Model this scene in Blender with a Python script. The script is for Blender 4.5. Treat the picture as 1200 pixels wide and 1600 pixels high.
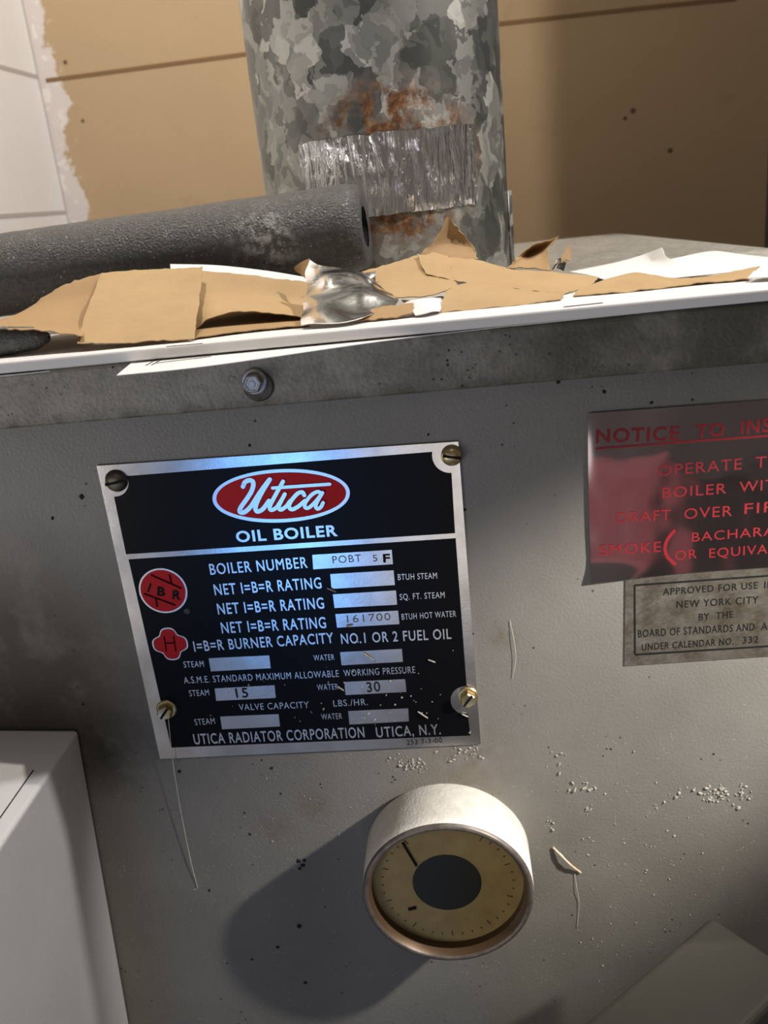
import bpy, bmesh, math, random
from mathutils import Vector, Matrix, noise
for o in list(bpy.data.objects): bpy.data.objects.remove(o, do_unlink=True)
S = bpy.context.scene; COL = S.collection
rnd = random.Random(7)

# ------------------------------------------------------------------ camera
CAM = Vector((0.16493, -0.38040, 0.10347)); FPX = 1386.55
YAW, PIT, ROL = -0.09542765, 0.34151616, -0.10706352
FWD = Vector((math.sin(YAW)*math.cos(PIT), math.cos(YAW)*math.cos(PIT), -math.sin(PIT)))
_r = FWD.cross(Vector((0, 0, 1))).normalized(); _u = _r.cross(FWD)
RGT = _r*math.cos(ROL) + _u*math.sin(ROL); UPV = _u*math.cos(ROL) - _r*math.sin(ROL)
cd = bpy.data.cameras.new('camera'); cam = bpy.data.objects.new('camera', cd); COL.objects.link(cam)
M = Matrix((RGT, UPV, -FWD)).transposed().to_4x4(); M.translation = CAM; cam.matrix_world = M
cd.sensor_fit = 'VERTICAL'; cd.sensor_height = 36; cd.lens = 36*FPX/1600; cd.clip_start = 0.01
cd.dof.use_dof = True; cd.dof.focus_distance = 0.40; cd.dof.aperture_fstop = 16
S.camera = cam

# ------------------------------------------------------------------ light and exposure
S.view_settings.view_transform = 'Standard'; S.view_settings.look = 'None'
S.view_settings.exposure = 0.0; S.view_settings.gamma = 1; S.view_settings.use_curve_mapping = False
W = bpy.data.worlds.new('world'); S.world = W; W.use_nodes = True
W.node_tree.nodes['Background'].inputs[0].default_value = (0.9, 0.95, 1, 1)
W.node_tree.nodes['Background'].inputs[1].default_value = 0.02
def lamp(name, kind, loc, power, color, size=0.03, aim=None, sy=None, spot=None, blend=.3):
    l = bpy.data.lights.new(name, kind); l.energy = power; l.color = color
    if kind == 'AREA':
        l.shape = 'RECTANGLE'; l.size = size; l.size_y = sy or size
    else: l.shadow_soft_size = size
    if kind == 'SPOT': l.spot_size = math.radians(spot); l.spot_blend = blend
    o = bpy.data.objects.new(name, l); COL.objects.link(o); o.location = loc
    if aim: o.rotation_euler = (Vector(aim)-Vector(loc)).to_track_quat('-Z', 'Y').to_euler()
    return o
lamp('ceiling_bulb', 'POINT', (-0.01, 0.09, 0.92), 19, (1, .92, .82), .006)
lamp('side_bulb', 'POINT', (0.75, 0.02, 0.75), 28, (1, .96, .92), .015)
lamp('work_light', 'SPOT', (0.52, -0.185, 0.095), 17, (1, .945, .86), .010, aim=(0.255, 0, -0.132), spot=37.5, blend=.85)
lamp('blue_reflection_light', 'AREA', (-0.25, -1.55, -0.60), 2.0, (.13, .40, 1), .24, aim=(-0.25, 0, -0.60), sy=.5)  # added, no such doorway: blue source mirrored in the plate metal
lamp('low_fill_light', 'AREA', (0.17, -1.55, -0.55), 0.8, (1, .93, .86), .42, aim=(0.17, 0, -0.55), sy=.56)  # added low fill, no window there; also brightens the plate's reflections
lamp('left_fill_light', 'AREA', (-1.0, -1.2, -0.40), 6.5, (1, .95, .88), .7, aim=(.1, 0, -0.25), sy=.7)  # added soft fill from the left, no window is known there
lamp('red_reflection_light', 'AREA', (0.50, -1.5, -0.62), 0.06, (1, .22, .25), .28, aim=(0.5, 0, -.3), sy=.30)  # added unseen red source, tints what the mirror film reflects
lamp('far_fill_light', 'AREA', (0.2, -1.3, 1.2), 1.2, (1, .94, .87), .5, aim=(0.2, -0.9, -.85))  # added overhead fill, not a known lamp; lifts the ambient level

# ------------------------------------------------------------------ helpers
def ray(px, py): return FWD + RGT*((px-600)/FPX) - UPV*((py-800)/FPX)
def front(px, py, y=0.0):
    d = ray(px, py); return CAM + d*((y-CAM.y)/d.y)
def level(px, py, z):
    d = ray(px, py); return CAM + d*((z-CAM.z)/d.z)

def mat(name, color, rough=.6, metal=0.0, var=None, vscale=20, bump=0, bscale=200, spec=.5, extra=None):
    m = bpy.data.materials.new(name); m.use_nodes = True
    nt = m.node_tree; b = nt.nodes['Principled BSDF']
    b.inputs['Base Color'].default_value = (*color, 1); b.inputs['Roughness'].default_value = rough
    b.inputs['Metallic'].default_value = metal; b.inputs['Specular IOR Level'].default_value = spec
    N = nt.nodes; L = nt.links
    tc = N.new('ShaderNodeTexCoord')
    if var:
        n = N.new('ShaderNodeTexNoise'); n.inputs['Scale'].default_value = vscale; n.inputs['Detail'].default_value = 6
        n.inputs['Roughness'].default_value = .65
        L.new(tc.outputs['Object'], n.inputs['Vector'])
        r = N.new('ShaderNodeValToRGB'); r.color_ramp.elements[0].position = .32; r.color_ramp.elements[1].position = .68
        r.color_ramp.elements[0].color = (*var, 1); r.color_ramp.elements[1].color = (*color, 1)
        L.new(n.outputs['Fac'], r.inputs['Fac']); L.new(r.outputs['Color'], b.inputs['Base Color'])
    if bump:
        n2 = N.new('ShaderNodeTexNoise'); n2.inputs['Scale'].default_value = bscale; n2.inputs['Detail'].default_value = 4
        L.new(tc.outputs['Object'], n2.inputs['Vector'])
        bp = N.new('ShaderNodeBump'); bp.inputs['Strength'].default_value = bump; bp.inputs['Distance'].default_value = .002
        L.new(n2.outputs['Fac'], bp.inputs['Height']); L.new(bp.outputs['Normal'], b.inputs['Normal'])
    if extra: extra(nt, b, tc)
    return m
def colour_link(b):
    return b.inputs['Base Color'].links[0].from_socket if b.inputs['Base Color'].links else None
def mixc(nt, fac, a, bcol):
    x = nt.nodes.new('ShaderNodeMix'); x.data_type = 'RGBA'
    nt.links.new(fac, x.inputs[0])
    for s, v in ((6, a), (7, bcol)):
        if isinstance(v, tuple): x.inputs[s].default_value = (*v, 1)
        else: nt.links.new(v, x.inputs[s])
    return x.outputs[2]
def ramp(nt, sock, p0, p1, c0=0., c1=1.):
    r = nt.nodes.new('ShaderNodeMapRange'); r.inputs['From Min'].default_value = p0; r.inputs['From Max'].default_value = p1
    r.inputs['To Min'].default_value = c0; r.inputs['To Max'].default_value = c1
    nt.links.new(sock, r.inputs['Value']); return r.outputs[0]
def math2(nt, op, a, b):
    n = nt.nodes.new('ShaderNodeMath'); n.operation = op
    for i, v in enumerate((a, b)):
        if isinstance(v, (int, float)): n.inputs[i].default_value = v
        else: nt.links.new(v, n.inputs[i])
    return n.outputs[0]
def noise_sock(nt, tc, scale, detail=5, rough=.6, vec=None):
    n = nt.nodes.new('ShaderNodeTexNoise'); n.inputs['Scale'].default_value = scale
    n.inputs['Detail'].default_value = detail; n.inputs['Roughness'].default_value = rough
    nt.links.new(vec or tc.outputs['Object'], n.inputs['Vector']); return n.outputs['Fac']
def blob(nt, tc, c, r0, r1):
    """1 near the point c (object space) fading to 0 between r0 and r1: a stain or painted tone with its own place"""
    s = nt.nodes.new('ShaderNodeVectorMath'); s.operation = 'SUBTRACT'; s.inputs[1].default_value = c
    nt.links.new(tc.outputs['Object'], s.inputs[0])
    l = nt.nodes.new('ShaderNodeVectorMath'); l.operation = 'LENGTH'; nt.links.new(s.outputs[0], l.inputs[0])
    return ramp(nt, l.outputs['Value'], r0, r1, 1., 0.)

# --- materials
def panel_extra(nt, b, tc):
    c = colour_link(b)
    sp = nt.nodes.new('ShaderNodeTexVoronoi'); sp.inputs['Scale'].default_value = 210
    nt.links.new(tc.outputs['Object'], sp.inputs['Vector'])
    sel = ramp(nt, sp.outputs['Distance'], .10, .16, 1, 0)
    gate = ramp(nt, noise_sock(nt, tc, 45, 3), .56, .62)
    c = mixc(nt, math2(nt, 'MULTIPLY', sel, gate), c, (.02, .017, .013))
    st = math2(nt, 'MULTIPLY', blob(nt, tc, (-.062, 0, -.098), .025, .085), ramp(nt, noise_sock(nt, tc, 26, 8, .7), .24, .52))
    c = mixc(nt, math2(nt, 'MULTIPLY', st, .85), c, (.035, .026, .016))
    st = math2(nt, 'MULTIPLY', blob(nt, tc, (-.028, 0, -.152), .004, .034), ramp(nt, noise_sock(nt, tc, 40, 8, .7), .32, .55))
    c = mixc(nt, math2(nt, 'MULTIPLY', st, .8), c, (.025, .02, .014))
    for p, r in (((.052, 0, -.205), .014), ((.075, 0, -.192), .012), ((.178, 0, -.1), .010), ((.158, 0, -.168), .03)):
        c = mixc(nt, math2(nt, 'MULTIPLY', math2(nt, 'MULTIPLY', blob(nt, tc, p, .001, r), ramp(nt, noise_sock(nt, tc, 120), .35, .65)), .55), c, (.12, .075, .03))
    # pale dust specks
    sp2 = nt.nodes.new('ShaderNodeTexVoronoi'); sp2.inputs['Scale'].default_value = 420
    nt.links.new(tc.outputs['Object'], sp2.inputs['Vector'])
    sep = nt.nodes.new('ShaderNodeSeparateXYZ'); nt.links.new(tc.outputs['Object'], sep.inputs[0])
    low = ramp(nt, sep.outputs['Z'], -.10, -.19)
    m2 = math2(nt, 'MULTIPLY', math2(nt, 'MULTIPLY', ramp(nt, sp2.outputs['Distance'], .10, .17, 1, 0), ramp(nt, noise_sock(nt, tc, 60, 3), .52, .60)), low)
    c = mixc(nt, math2(nt, 'MULTIPLY', m2, .8), c, (.46, .45, .40))
    nt.links.new(c, b.inputs['Base Color'])
PANEL = mat('grey_boiler_enamel', (.222, .211, .190), .45, 0, (.172, .163, .145), 9, .16, 700, extra=panel_extra)
def lid_extra(nt, b, tc):
    c = colour_link(b)
    d = ramp(nt, noise_sock(nt, tc, 150, 8, .75), .50, .66)
    c = mixc(nt, math2(nt, 'MULTIPLY', d, .55), c, (.045, .038, .028))
    sep = nt.nodes.new('ShaderNodeSeparateXYZ'); nt.links.new(tc.outputs['Object'], sep.inputs[0])
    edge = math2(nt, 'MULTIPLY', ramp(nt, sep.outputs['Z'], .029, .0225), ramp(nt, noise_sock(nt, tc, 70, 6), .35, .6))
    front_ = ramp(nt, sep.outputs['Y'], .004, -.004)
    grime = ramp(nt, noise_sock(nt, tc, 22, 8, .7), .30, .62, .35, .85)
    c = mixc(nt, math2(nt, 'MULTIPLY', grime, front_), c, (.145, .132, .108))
    right_shade_grime = math2(nt, 'MULTIPLY', blob(nt, tc, (.26, -.008, .035), .05, .13), ramp(nt, noise_sock(nt, tc, 30, 6, .7), .25, .6))  # olive dirt plus painted shade where the flange's right end gets less light
    c = mixc(nt, math2(nt, 'MULTIPLY', math2(nt, 'MULTIPLY', right_shade_grime, .8), front_), c, (.07, .065, .042))
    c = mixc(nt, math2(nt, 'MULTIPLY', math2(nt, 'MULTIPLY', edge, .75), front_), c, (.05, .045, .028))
    sp = nt.nodes.new('ShaderNodeTexVoronoi'); sp.inputs['Scale'].default_value = 260
    nt.links.new(tc.outputs['Object'], sp.inputs['Vector'])
    c = mixc(nt, math2(nt, 'MULTIPLY', ramp(nt, sp.outputs['Distance'], .12, .2, 1, 0), ramp(nt, noise_sock(nt, tc, 50), .52, .6)), c, (.02, .016, .012))
    nt.links.new(c, b.inputs['Base Color'])
LID = mat('grimy_lid_metal', (.52, .495, .44), .5, .1, (.40, .38, .33), 24, .25, 500, extra=lid_extra)
def galv_extra(nt, b, tc):
    L = nt.links
    base = None
    w = nt.nodes.new('ShaderNodeTexNoise'); w.inputs['Scale'].default_value = 55; w.inputs['Detail'].default_value = 4
    L.new(tc.outputs['Object'], w.inputs['Vector'])
    add = nt.nodes.new('ShaderNodeVectorMath'); add.operation = 'MULTIPLY_ADD'
    L.new(w.outputs['Color'], add.inputs[0]); add.inputs[1].default_value = (.035, .035, .035); L.new(tc.outputs['Object'], add.inputs[2])
    mp = nt.nodes.new('ShaderNodeMapping'); mp.inputs['Scale'].default_value = (1, 1, .72); L.new(add.outputs[0], mp.inputs[0])
    v = nt.nodes.new('ShaderNodeTexVoronoi'); v.inputs['Scale'].default_value = 62; L.new(mp.outputs[0], v.inputs['Vector'])
    v2 = nt.nodes.new('ShaderNodeTexVoronoi'); v2.inputs['Scale'].default_value = 130; L.new(mp.outputs[0], v2.inputs['Vector'])
    s1 = nt.nodes.new('ShaderNodeSeparateColor'); L.new(v.outputs['Color'], s1.inputs[0])
    s2 = nt.nodes.new('ShaderNodeSeparateColor'); L.new(v2.outputs['Color'], s2.inputs[0])
    f = math2(nt, 'ADD', math2(nt, 'MULTIPLY', s1.outputs[0], .68), math2(nt, 'MULTIPLY', s2.outputs[0], .32))
    r = nt.nodes.new('ShaderNodeValToRGB'); L.new(f, r.inputs[0])
    e = r.color_ramp.elements
    e[0].position = .18; e[0].color = (.17, .175, .16, 1); e[1].position = .88; e[1].color = (.66, .65, .60, 1)
    x = e.new(.55); x.color = (.32, .325, .30, 1); x = e.new(.72); x.color = (.46, .46, .42, 1)
    c = r.outputs[0]
    # rust round the taped patch
    px = (.142, .14, .118)
    mk = nt.nodes.new('ShaderNodeMapping'); mk.inputs['Location'].default_value = (-px[0], -px[1], -px[2]); mk.inputs['Scale'].default_value = (1, 1, 1)
    L.new(tc.outputs['Object'], mk.inputs[0])
    sc = nt.nodes.new('ShaderNodeVectorMath'); sc.operation = 'MULTIPLY'; sc.inputs[1].default_value = (1/.052, 0, 1/.050); L.new(mk.outputs[0], sc.inputs[0])
    ln = nt.nodes.new('ShaderNodeVectorMath'); ln.operation = 'LENGTH'; L.new(sc.outputs[0], ln.inputs[0])
    sepy = nt.nodes.new('ShaderNodeSeparateXYZ'); L.new(tc.outputs['Object'], sepy.inputs[0])
    area = math2(nt, 'MULTIPLY', ramp(nt, ln.outputs['Value'], .72, 1.0, 1, 0), ramp(nt, sepy.outputs['Y'], .215, .19))
    rn = ramp(nt, noise_sock(nt, tc, 75, 8, .7), .40, .54)
    rustc = nt.nodes.new('ShaderNodeValToRGB'); L.new(noise_sock(nt, tc, 160, 6, .7), rustc.inputs[0])
    q = rustc.color_ramp.elements; q[0].position = .35; q[0].color = (.05, .03, .02, 1); q[1].position = .7; q[1].color = (.42, .30, .17, 1)
    y = q.new(.52); y.color = (.21, .085, .03, 1)
    fac = math2(nt, 'MULTIPLY', area, rn)
    c = mixc(nt, fac, c, rustc.outputs[0])
    L.new(c, b.inputs['Base Color'])
    L.new(ramp(nt, fac, 0, 1, .75, 0.), b.inputs['Metallic'])
    L.new(math2(nt, 'ADD', ramp(nt, f, .2, .9, .34, .55), math2(nt, 'MULTIPLY', fac, .4)), b.inputs['Roughness'])
GALV = mat('galvanised_spangle', (.4, .4, .38), .45, .75, extra=galv_extra)
STEEL = mat('grey_steel_cover', (.64, .64, .655), .42, 0, (.57, .57, .58), 8, .06, 500)
STEELD = mat('dark_grey_steel', (.045, .042, .035), .55, 0, (.038, .035, .029), 10, .08, 600, spec=.15)
def wall_noise(nt, b, tc):
    c = colour_link(b)
    c = mixc(nt, math2(nt, 'MULTIPLY', ramp(nt, noise_sock(nt, tc, 14, 6, .7), .62, .72), .35), c, (.28, .17, .075))
    # white paint of the side wall dragged over the corner
    sep = nt.nodes.new('ShaderNodeSeparateXYZ'); nt.links.new(tc.outputs['Object'], sep.inputs[0])
    e = math2(nt, 'ADD', sep.outputs['X'], math2(nt, 'MULTIPLY', math2(nt, 'SUBTRACT', noise_sock(nt, tc, 24, 4), .5), .07))
    c = mixc(nt, ramp(nt, e, -.274, -.270, 1, 0), c, (.62, .56, .53))
    st = math2(nt, 'MULTIPLY', ramp(nt, sep.outputs['X'], -.285, -.262, 1, 0), ramp(nt, noise_sock(nt, tc, 60, 3), .55, .60))
    c = mixc(nt, st, c, (.72, .68, .64))
    for p, r in (((-.259, .75, .286), .0032), ((-.252, .75, .222), .0028), ((.392, .75, .165), .004), ((.383, .75, .158), .003), ((.434, .75, .118), .004)):
        c = mixc(nt, blob(nt, tc, p, r*.5, r), c, (.10, .06, .02))
    nt.links.new(c, b.inputs['Base Color'])
TAN = mat('tan_wall_paint', (.44, .315, .185), .75, 0, (.405, .285, .165), 5, .08, 250, extra=wall_noise)
WHITEW = mat('white_wall_paint', (.88, .87, .87), .6, 0, (.84, .83, .83), 7, .1, 120)
MORTAR_T = mat('tan_mortar', (.20, .115, .05), .9)
MORTAR_W = mat('white_mortar', (.50, .46, .44), .9)
DARKW = mat('dark_wall', (.055, .05, .05), .8)
CONC = mat('concrete_floor', (.22, .21, .20), .85, 0, (.16, .15, .14), 4, .2, 60)
PLASTER = mat('ceiling_plaster', (.22, .21, .19), .9)
ALU = mat('brushed_aluminium', (.70, .68, .66), .2, .95, (.54, .51, .48), 60, .015, 900)
BLACK = mat('black_enamel', (.003, .003, .004), .3, 0, spec=.1)
SILVER = mat('bare_metal_lettering', (.66, .66, .66), .24, .9)
REDE = mat('red_enamel', (.50, .012, .018), .5, spec=.15)
REDDK = mat('dark_red_line', (.02, .003, .003), .7, spec=.05)
INK = mat('black_ink', (.012, .012, .012), .7, spec=.1)
INKG = mat('stamped_grey', (.16, .15, .15), .5, .5)
BRASS = mat('brass_screw', (.62, .50, .27), .32, .9, (.42, .33, .18), 300)
BRONZE = mat('tarnished_screw', (.16, .14, .11), .45, .8, (.09, .08, .06), 400)
ZINC = mat('zinc_bolt', (.45, .44, .42), .38, .85, (.28, .26, .23), 300)
DGREASE = mat('greasy_washer', (.10, .09, .07), .5, .5, (.04, .035, .03), 300)
GAUGEM = mat('dusty_gauge_metal', (.82, .79, .75), .65, 0, (.66, .63, .58), 160, .16, 600)
LIP = mat('worn_bezel_lip', (.20, .17, .15), .45, .5, (.10, .085, .075), 160)
RIMIN = mat('brown_inner_rim', (.11, .065, .035), .45, .4)
DIAL = mat('yellowed_dial', (.52, .40, .19), .6, 0, (.42, .31, .14), 90)
DIALK = mat('dark_dial_centre', (.035, .037, .035), .5)
TICK = mat('faded_dial_marks', (.10, .07, .03), .8, spec=.1)
def glass_extra(nt, b, tc):
    out = nt.nodes['Material Output']; t = nt.nodes.new('ShaderNodeBsdfTransparent'); t.inputs[0].default_value = (.98, .97, .94, 1)
    g = nt.nodes.new('ShaderNodeBsdfGlossy'); g.inputs['Roughness'].default_value = .3
    fr = nt.nodes.new('ShaderNodeFresnel'); fr.inputs[0].default_value = 1.13
    mx = nt.nodes.new('ShaderNodeMixShader'); nt.links.new(fr.outputs[0], mx.inputs[0])
    nt.links.new(t.outputs[0], mx.inputs[1]); nt.links.new(g.outputs[0], mx.inputs[2]); nt.links.new(mx.outputs[0], out.inputs[0])
GLASS = mat('dusty_glass', (1, 1, 1), .1, extra=glass_extra)
def foam_extra(nt, b, tc):
    c = colour_link(b)
    sp = nt.nodes.new('ShaderNodeTexVoronoi'); sp.inputs['Scale'].default_value = 560
    nt.links.new(tc.outputs['Object'], sp.inputs['Vector'])
    f = math2(nt, 'MULTIPLY', ramp(nt, sp.outputs['Distance'], .16, .30, 1, 0), ramp(nt, noise_sock(nt, tc, 150, 4), .50, .62))
    c = mixc(nt, math2(nt, 'MULTIPLY', f, .8), c, (.42, .42, .41))  # the foam's glitter, painted into its colour as pale specks
    pale = math2(nt, 'MULTIPLY', blob(nt, tc, (.0755, .08, .088), .004, .022), ramp(nt, noise_sock(nt, tc, 220, 5), .45, .6))
    c = mixc(nt, math2(nt, 'MULTIPLY', pale, .6), c, (.55, .56, .56))
    nt.links.new(c, b.inputs['Base Color'])
FOAM = mat('grey_pipe_foam', (.10, .10, .098), .4, 0, (.045, .045, .045), 420, .6, 900, extra=foam_extra)
FOAMIN = mat('foam_inside', (.02, .02, .02), .9)
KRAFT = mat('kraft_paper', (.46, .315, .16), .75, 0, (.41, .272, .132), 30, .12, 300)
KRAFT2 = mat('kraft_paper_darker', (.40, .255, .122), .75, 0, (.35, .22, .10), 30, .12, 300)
CARD = mat('white_card', (.83, .81, .80), .5, 0, (.78, .76, .75), 20)
PAPER = mat('white_paper', (.80, .79, .78), .6, 0, (.74, .73, .72), 25)
PRINT = mat('printed_marks', (.12, .12, .12), .7)
SLOT = mat('slot_shadow', (.07, .02, .02), .9)
def foil_extra(nt, b, tc):
    n = nt.nodes.new('ShaderNodeTexNoise'); n.inputs['Scale'].default_value = 120; n.inputs['Detail'].default_value = 5
    n.inputs['Distortion'].default_value = 1.2
    mp = nt.nodes.new('ShaderNodeMapping'); mp.inputs['Scale'].default_value = (1.8, 1.8, .32)
    nt.links.new(tc.outputs['Object'], mp.inputs[0]); nt.links.new(mp.outputs[0], n.inputs['Vector'])
    bp = nt.nodes.new('ShaderNodeBump'); bp.inputs['Strength'].default_value = .75; bp.inputs['Distance'].default_value = .0035
    nt.links.new(n.outputs['Fac'], bp.inputs['Height']); nt.links.new(bp.outputs['Normal'], b.inputs['Normal'])
FOIL = mat('aluminium_foil_tape', (.88, .87, .86), .2, 1, extra=foil_extra)
FOILS = mat('smooth_foil', (.80, .80, .78), .14, 1, bump=.25, bscale=60)
def film_extra(nt, b, tc):
    n = nt.nodes.new('ShaderNodeTexNoise'); n.inputs['Scale'].default_value = 22; n.inputs['Detail'].default_value = 1.5
    nt.links.new(tc.outputs['Object'], n.inputs['Vector'])
    bp = nt.nodes.new('ShaderNodeBump'); bp.inputs['Strength'].default_value = .35; bp.inputs['Distance'].default_value = .006
    nt.links.new(n.outputs['Fac'], bp.inputs['Height']); nt.links.new(bp.outputs['Normal'], b.inputs['Normal'])
FILM = mat('mirror_film_sticker', (.54, .48, .51), .09, 1, extra=film_extra)
REDINK = mat('red_sticker_ink', (.22, .008, .014), .5)
WORN = mat('worn_metal_plate', (.36, .34, .29), .35, .8, (.16, .13, .09), 90, .15, 500)
CRUMB = mat('pale_crumbs', (.50, .47, .41), .85, 0, (.26, .24, .20), 900)
MUD = mat('dark_mud_spots', (.018, .012, .008), .9)
WEB = mat('dusty_thread', (.60, .57, .50), .8)
WOOD = mat('splinter_wood', (.55, .36, .22), .8, 0, (.75, .68, .58), 130)

# --- object helpers
def tag(o, label=None, cat=None, group=None, kind=None):
    if label: o['label'] = label
    if cat: o['category'] = cat
    if group: o['group'] = group
    if kind: o['kind'] = kind
    return o
def link(name, me, m, parent=None, smooth=False):
    o = bpy.data.objects.new(name, me); COL.objects.link(o)
    if m and not me.materials: me.materials.append(m)
    if smooth:
        for p in me.polygons: p.use_smooth = True
    if parent: o.parent = parent; o.matrix_parent_inverse = pworld(parent).inverted()
    return o
def pworld(o):
    m = o.matrix_basis.copy()
    return (pworld(o.parent) @ o.matrix_parent_inverse @ m) if o.parent else m
def from_bm(name, bm, m, parent=None, smooth=False):
    me = bpy.data.meshes.new(name); bm.normal_update(); bm.to_mesh(me); bm.free()
    return link(name, me, m, parent, smooth)
def from_data(name, vs, fs, m, parent=None, smooth=False):
    me = bpy.data.meshes.new(name); me.from_pydata([tuple(v) for v in vs], [], fs); me.update()
    return link(name, me, m, parent, smooth)
def empty(name, loc, rz=0):
    o = bpy.data.objects.new(name, None); COL.objects.link(o); o.location = loc; o.empty_display_size = .05; o.rotation_euler.z = rz
    return o
def bevel(o, w, seg=2):
    b = o.modifiers.new('bevel', 'BEVEL'); b.width = w; b.segments = seg; b.limit_method = 'ANGLE'; return o
def solid(o, t, off=0):
    s = o.modifiers.new('solidify', 'SOLIDIFY'); s.thickness = t; s.offset = off; return o
def hexa(bm, c):   # 8 corners: bottom 4 (ccw), top 4
    v = [bm.verts.new(p) for p in c]
    for f in ((3, 2, 1, 0), (4, 5, 6, 7), (0, 1, 5, 4), (1, 2, 6, 5), (2, 3, 7, 6), (3, 0, 4, 7)): bm.faces.new([v[i] for i in f])
def box(bm, a, b):
    x0, y0, z0 = a; x1, y1, z1 = b
    hexa(bm, [(x0, y0, z0), (x1, y0, z0), (x1, y1, z0), (x0, y1, z0), (x0, y0, z1), (x1, y0, z1), (x1, y1, z1), (x0, y1, z1)])
def boxo(name, a, b, m, parent=None):
    bm = bmesh.new(); box(bm, a, b); return from_bm(name, bm, m, parent)
def lathe_y(bm, cx, cz, prof, n=64, closed=True, hexn=None):
    """prof: (radius, y); axis along y through (cx, cz)"""
    rings = []
    for r, y in prof:
        rings.append([bm.verts.new((cx + r*math.cos(2*math.pi*i/n), y, cz + r*math.sin(2*math.pi*i/n))) for i in range(n)])
    for a, b in zip(rings, rings[1:]):
        for i in range(n):
            j = (i+1) % n; bm.faces.new((a[i], a[j], b[j], b[i]))
    if closed:
        bm.faces.new(rings[-1]); bm.faces.new(list(reversed(rings[0])))
    bmesh.ops.recalc_face_normals(bm, faces=bm.faces)
def cr(pts, n):
    """Catmull-Rom through pts, n steps per span"""
    out = []
    P = [pts[0]*2-pts[1]] + list(pts) + [pts[-1]*2-pts[-2]]
    for i in range(1, len(P)-2):
        a, b, c, d = P[i-1:i+3]
        for k in range(n):
            t = k/n
            out.append(.5*((2*b) + (c-a)*t + (2*a-5*b+4*c-d)*t*t + (3*b-a-3*c+d)*t**3))
    out.append(P[-2]); return out
def patch(name, rows, m, parent=None, nu=8, nv=8, thick=.0004, crumple=0., cs=60, tear=0., seed=0, flat=False):
    R = [cr(r, nu) for r in rows]
    cols = [cr([r[j] for r in R], nv) for j in range(len(R[0]))]
    nj = len(cols); ni = len(cols[0]); vs = []
    for i in range(ni):
        for j in range(nj):
            p = cols[j][i].copy()
            if crumple: p += noise.noise_vector(p*cs + Vector((seed, seed*2, 0)))*crumple
            if tear and (i in (0, ni-1) or j in (0, nj-1)): p += noise.noise_vector(p*330 + Vector((seed, 0, 0)))*tear
            vs.append(p)
    fs = [(i*nj+j, i*nj+j+1, (i+1)*nj+j+1, (i+1)*nj+j) for i in range(ni-1) for j in range(nj-1)]
    o = from_data(name, vs, fs, m, parent, smooth=not flat)
    solid(o, thick); e = o.modifiers.new('rim', 'EDGE_SPLIT'); e.split_angle = math.radians(50); return o
def polyface(bm, pts):
    f = bm.faces.new([bm.verts.new(p) for p in pts]); return f
def flat_poly(name, loops, y, m, parent, thick=.0002):
    """loops of pixel outlines lying on the vertical plane y, with a little thickness"""
    bm = bmesh.new()
    for lp in loops:
        f = polyface(bm, [front(*p, y - 3e-6*loops.index(lp)) for p in lp])
        if f.normal.length == 0: f.normal_update()
    bmesh.ops.triangulate(bm, faces=bm.faces[:])
    bm.normal_update()
    for f in bm.faces:
        if f.normal.y > 0: f.normal_flip()
    g = bmesh.ops.extrude_face_region(bm, geom=bm.faces[:])
    for v in [e for e in g['geom'] if isinstance(e, bmesh.types.BMVert)]: v.co.y += 0
    for v in [e for e in g['geom'] if isinstance(e, bmesh.types.BMVert)]: v.co.y -= thick
    return from_bm(name, bm, m, parent)
def stroke_loops(px, w, n=6, caps=True, smooth=True):
    """pixel outline quads of a stroke of width w along px"""
    P = [Vector((x, y)) for x, y in px]
    if smooth and len(P) > 2: P = cr(P, n)
    loops = []
    L, Rr = [], []
    for i, p in enumerate(P):
        a = P[max(i-1, 0)]; b = P[min(i+1, len(P)-1)]; t = (b-a).normalized(); nn = Vector((-t.y, t.x))
        L.append(p+nn*w/2); Rr.append(p-nn*w/2)
    for i in range(len(P)-1): loops.append([L[i], L[i+1], Rr[i+1], Rr[i]])
    if caps:
        for p in (P[0], P[-1]): loops.append([p+Vector((math.cos(a), math.sin(a)))*w/2 for a in [k*math.pi/5 for k in range(10)]])
    return loops
_tc = {}
def text_mesh(s, bold):
    k = (s, bold)
    if k in _tc: return _tc[k]
    if bold and 'M' in s:      # the fill of an offset M closes its notches: thicken by shifted layers instead
        vs0, fs0 = text_mesh(s, 0.); vs, fs = [], []
        for i, (dx, dy) in enumerate(((0, 0), (bold, bold*.5), (-bold, -bold*.5))):
            fs += [[q+len(vs) for q in f] for f in fs0]; vs += [v + Vector((dx, dy, .00001*i)) for v in vs0]
        _tc[k] = (vs, fs); return _tc[k]
    c = bpy.data.curves.new('txt', 'FONT'); c.body = s; c.space_character = 1.13; c.offset = bold; c.resolution_u = 4; c.size = 1
    o = bpy.data.objects.new('txt', c); COL.objects.link(o)
    bpy.context.view_layer.update()
    me = bpy.data.meshes.new_from_object(o.evaluated_get(bpy.context.evaluated_depsgraph_get()))
    vs = [v.co.copy() for v in me.vertices]; fs = [list(p.vertices) for p in me.polygons]
    bpy.data.objects.remove(o, do_unlink=True); bpy.data.curves.remove(c); bpy.data.meshes.remove(me)
    _tc[k] = (vs, fs); return _tc[k]
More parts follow.
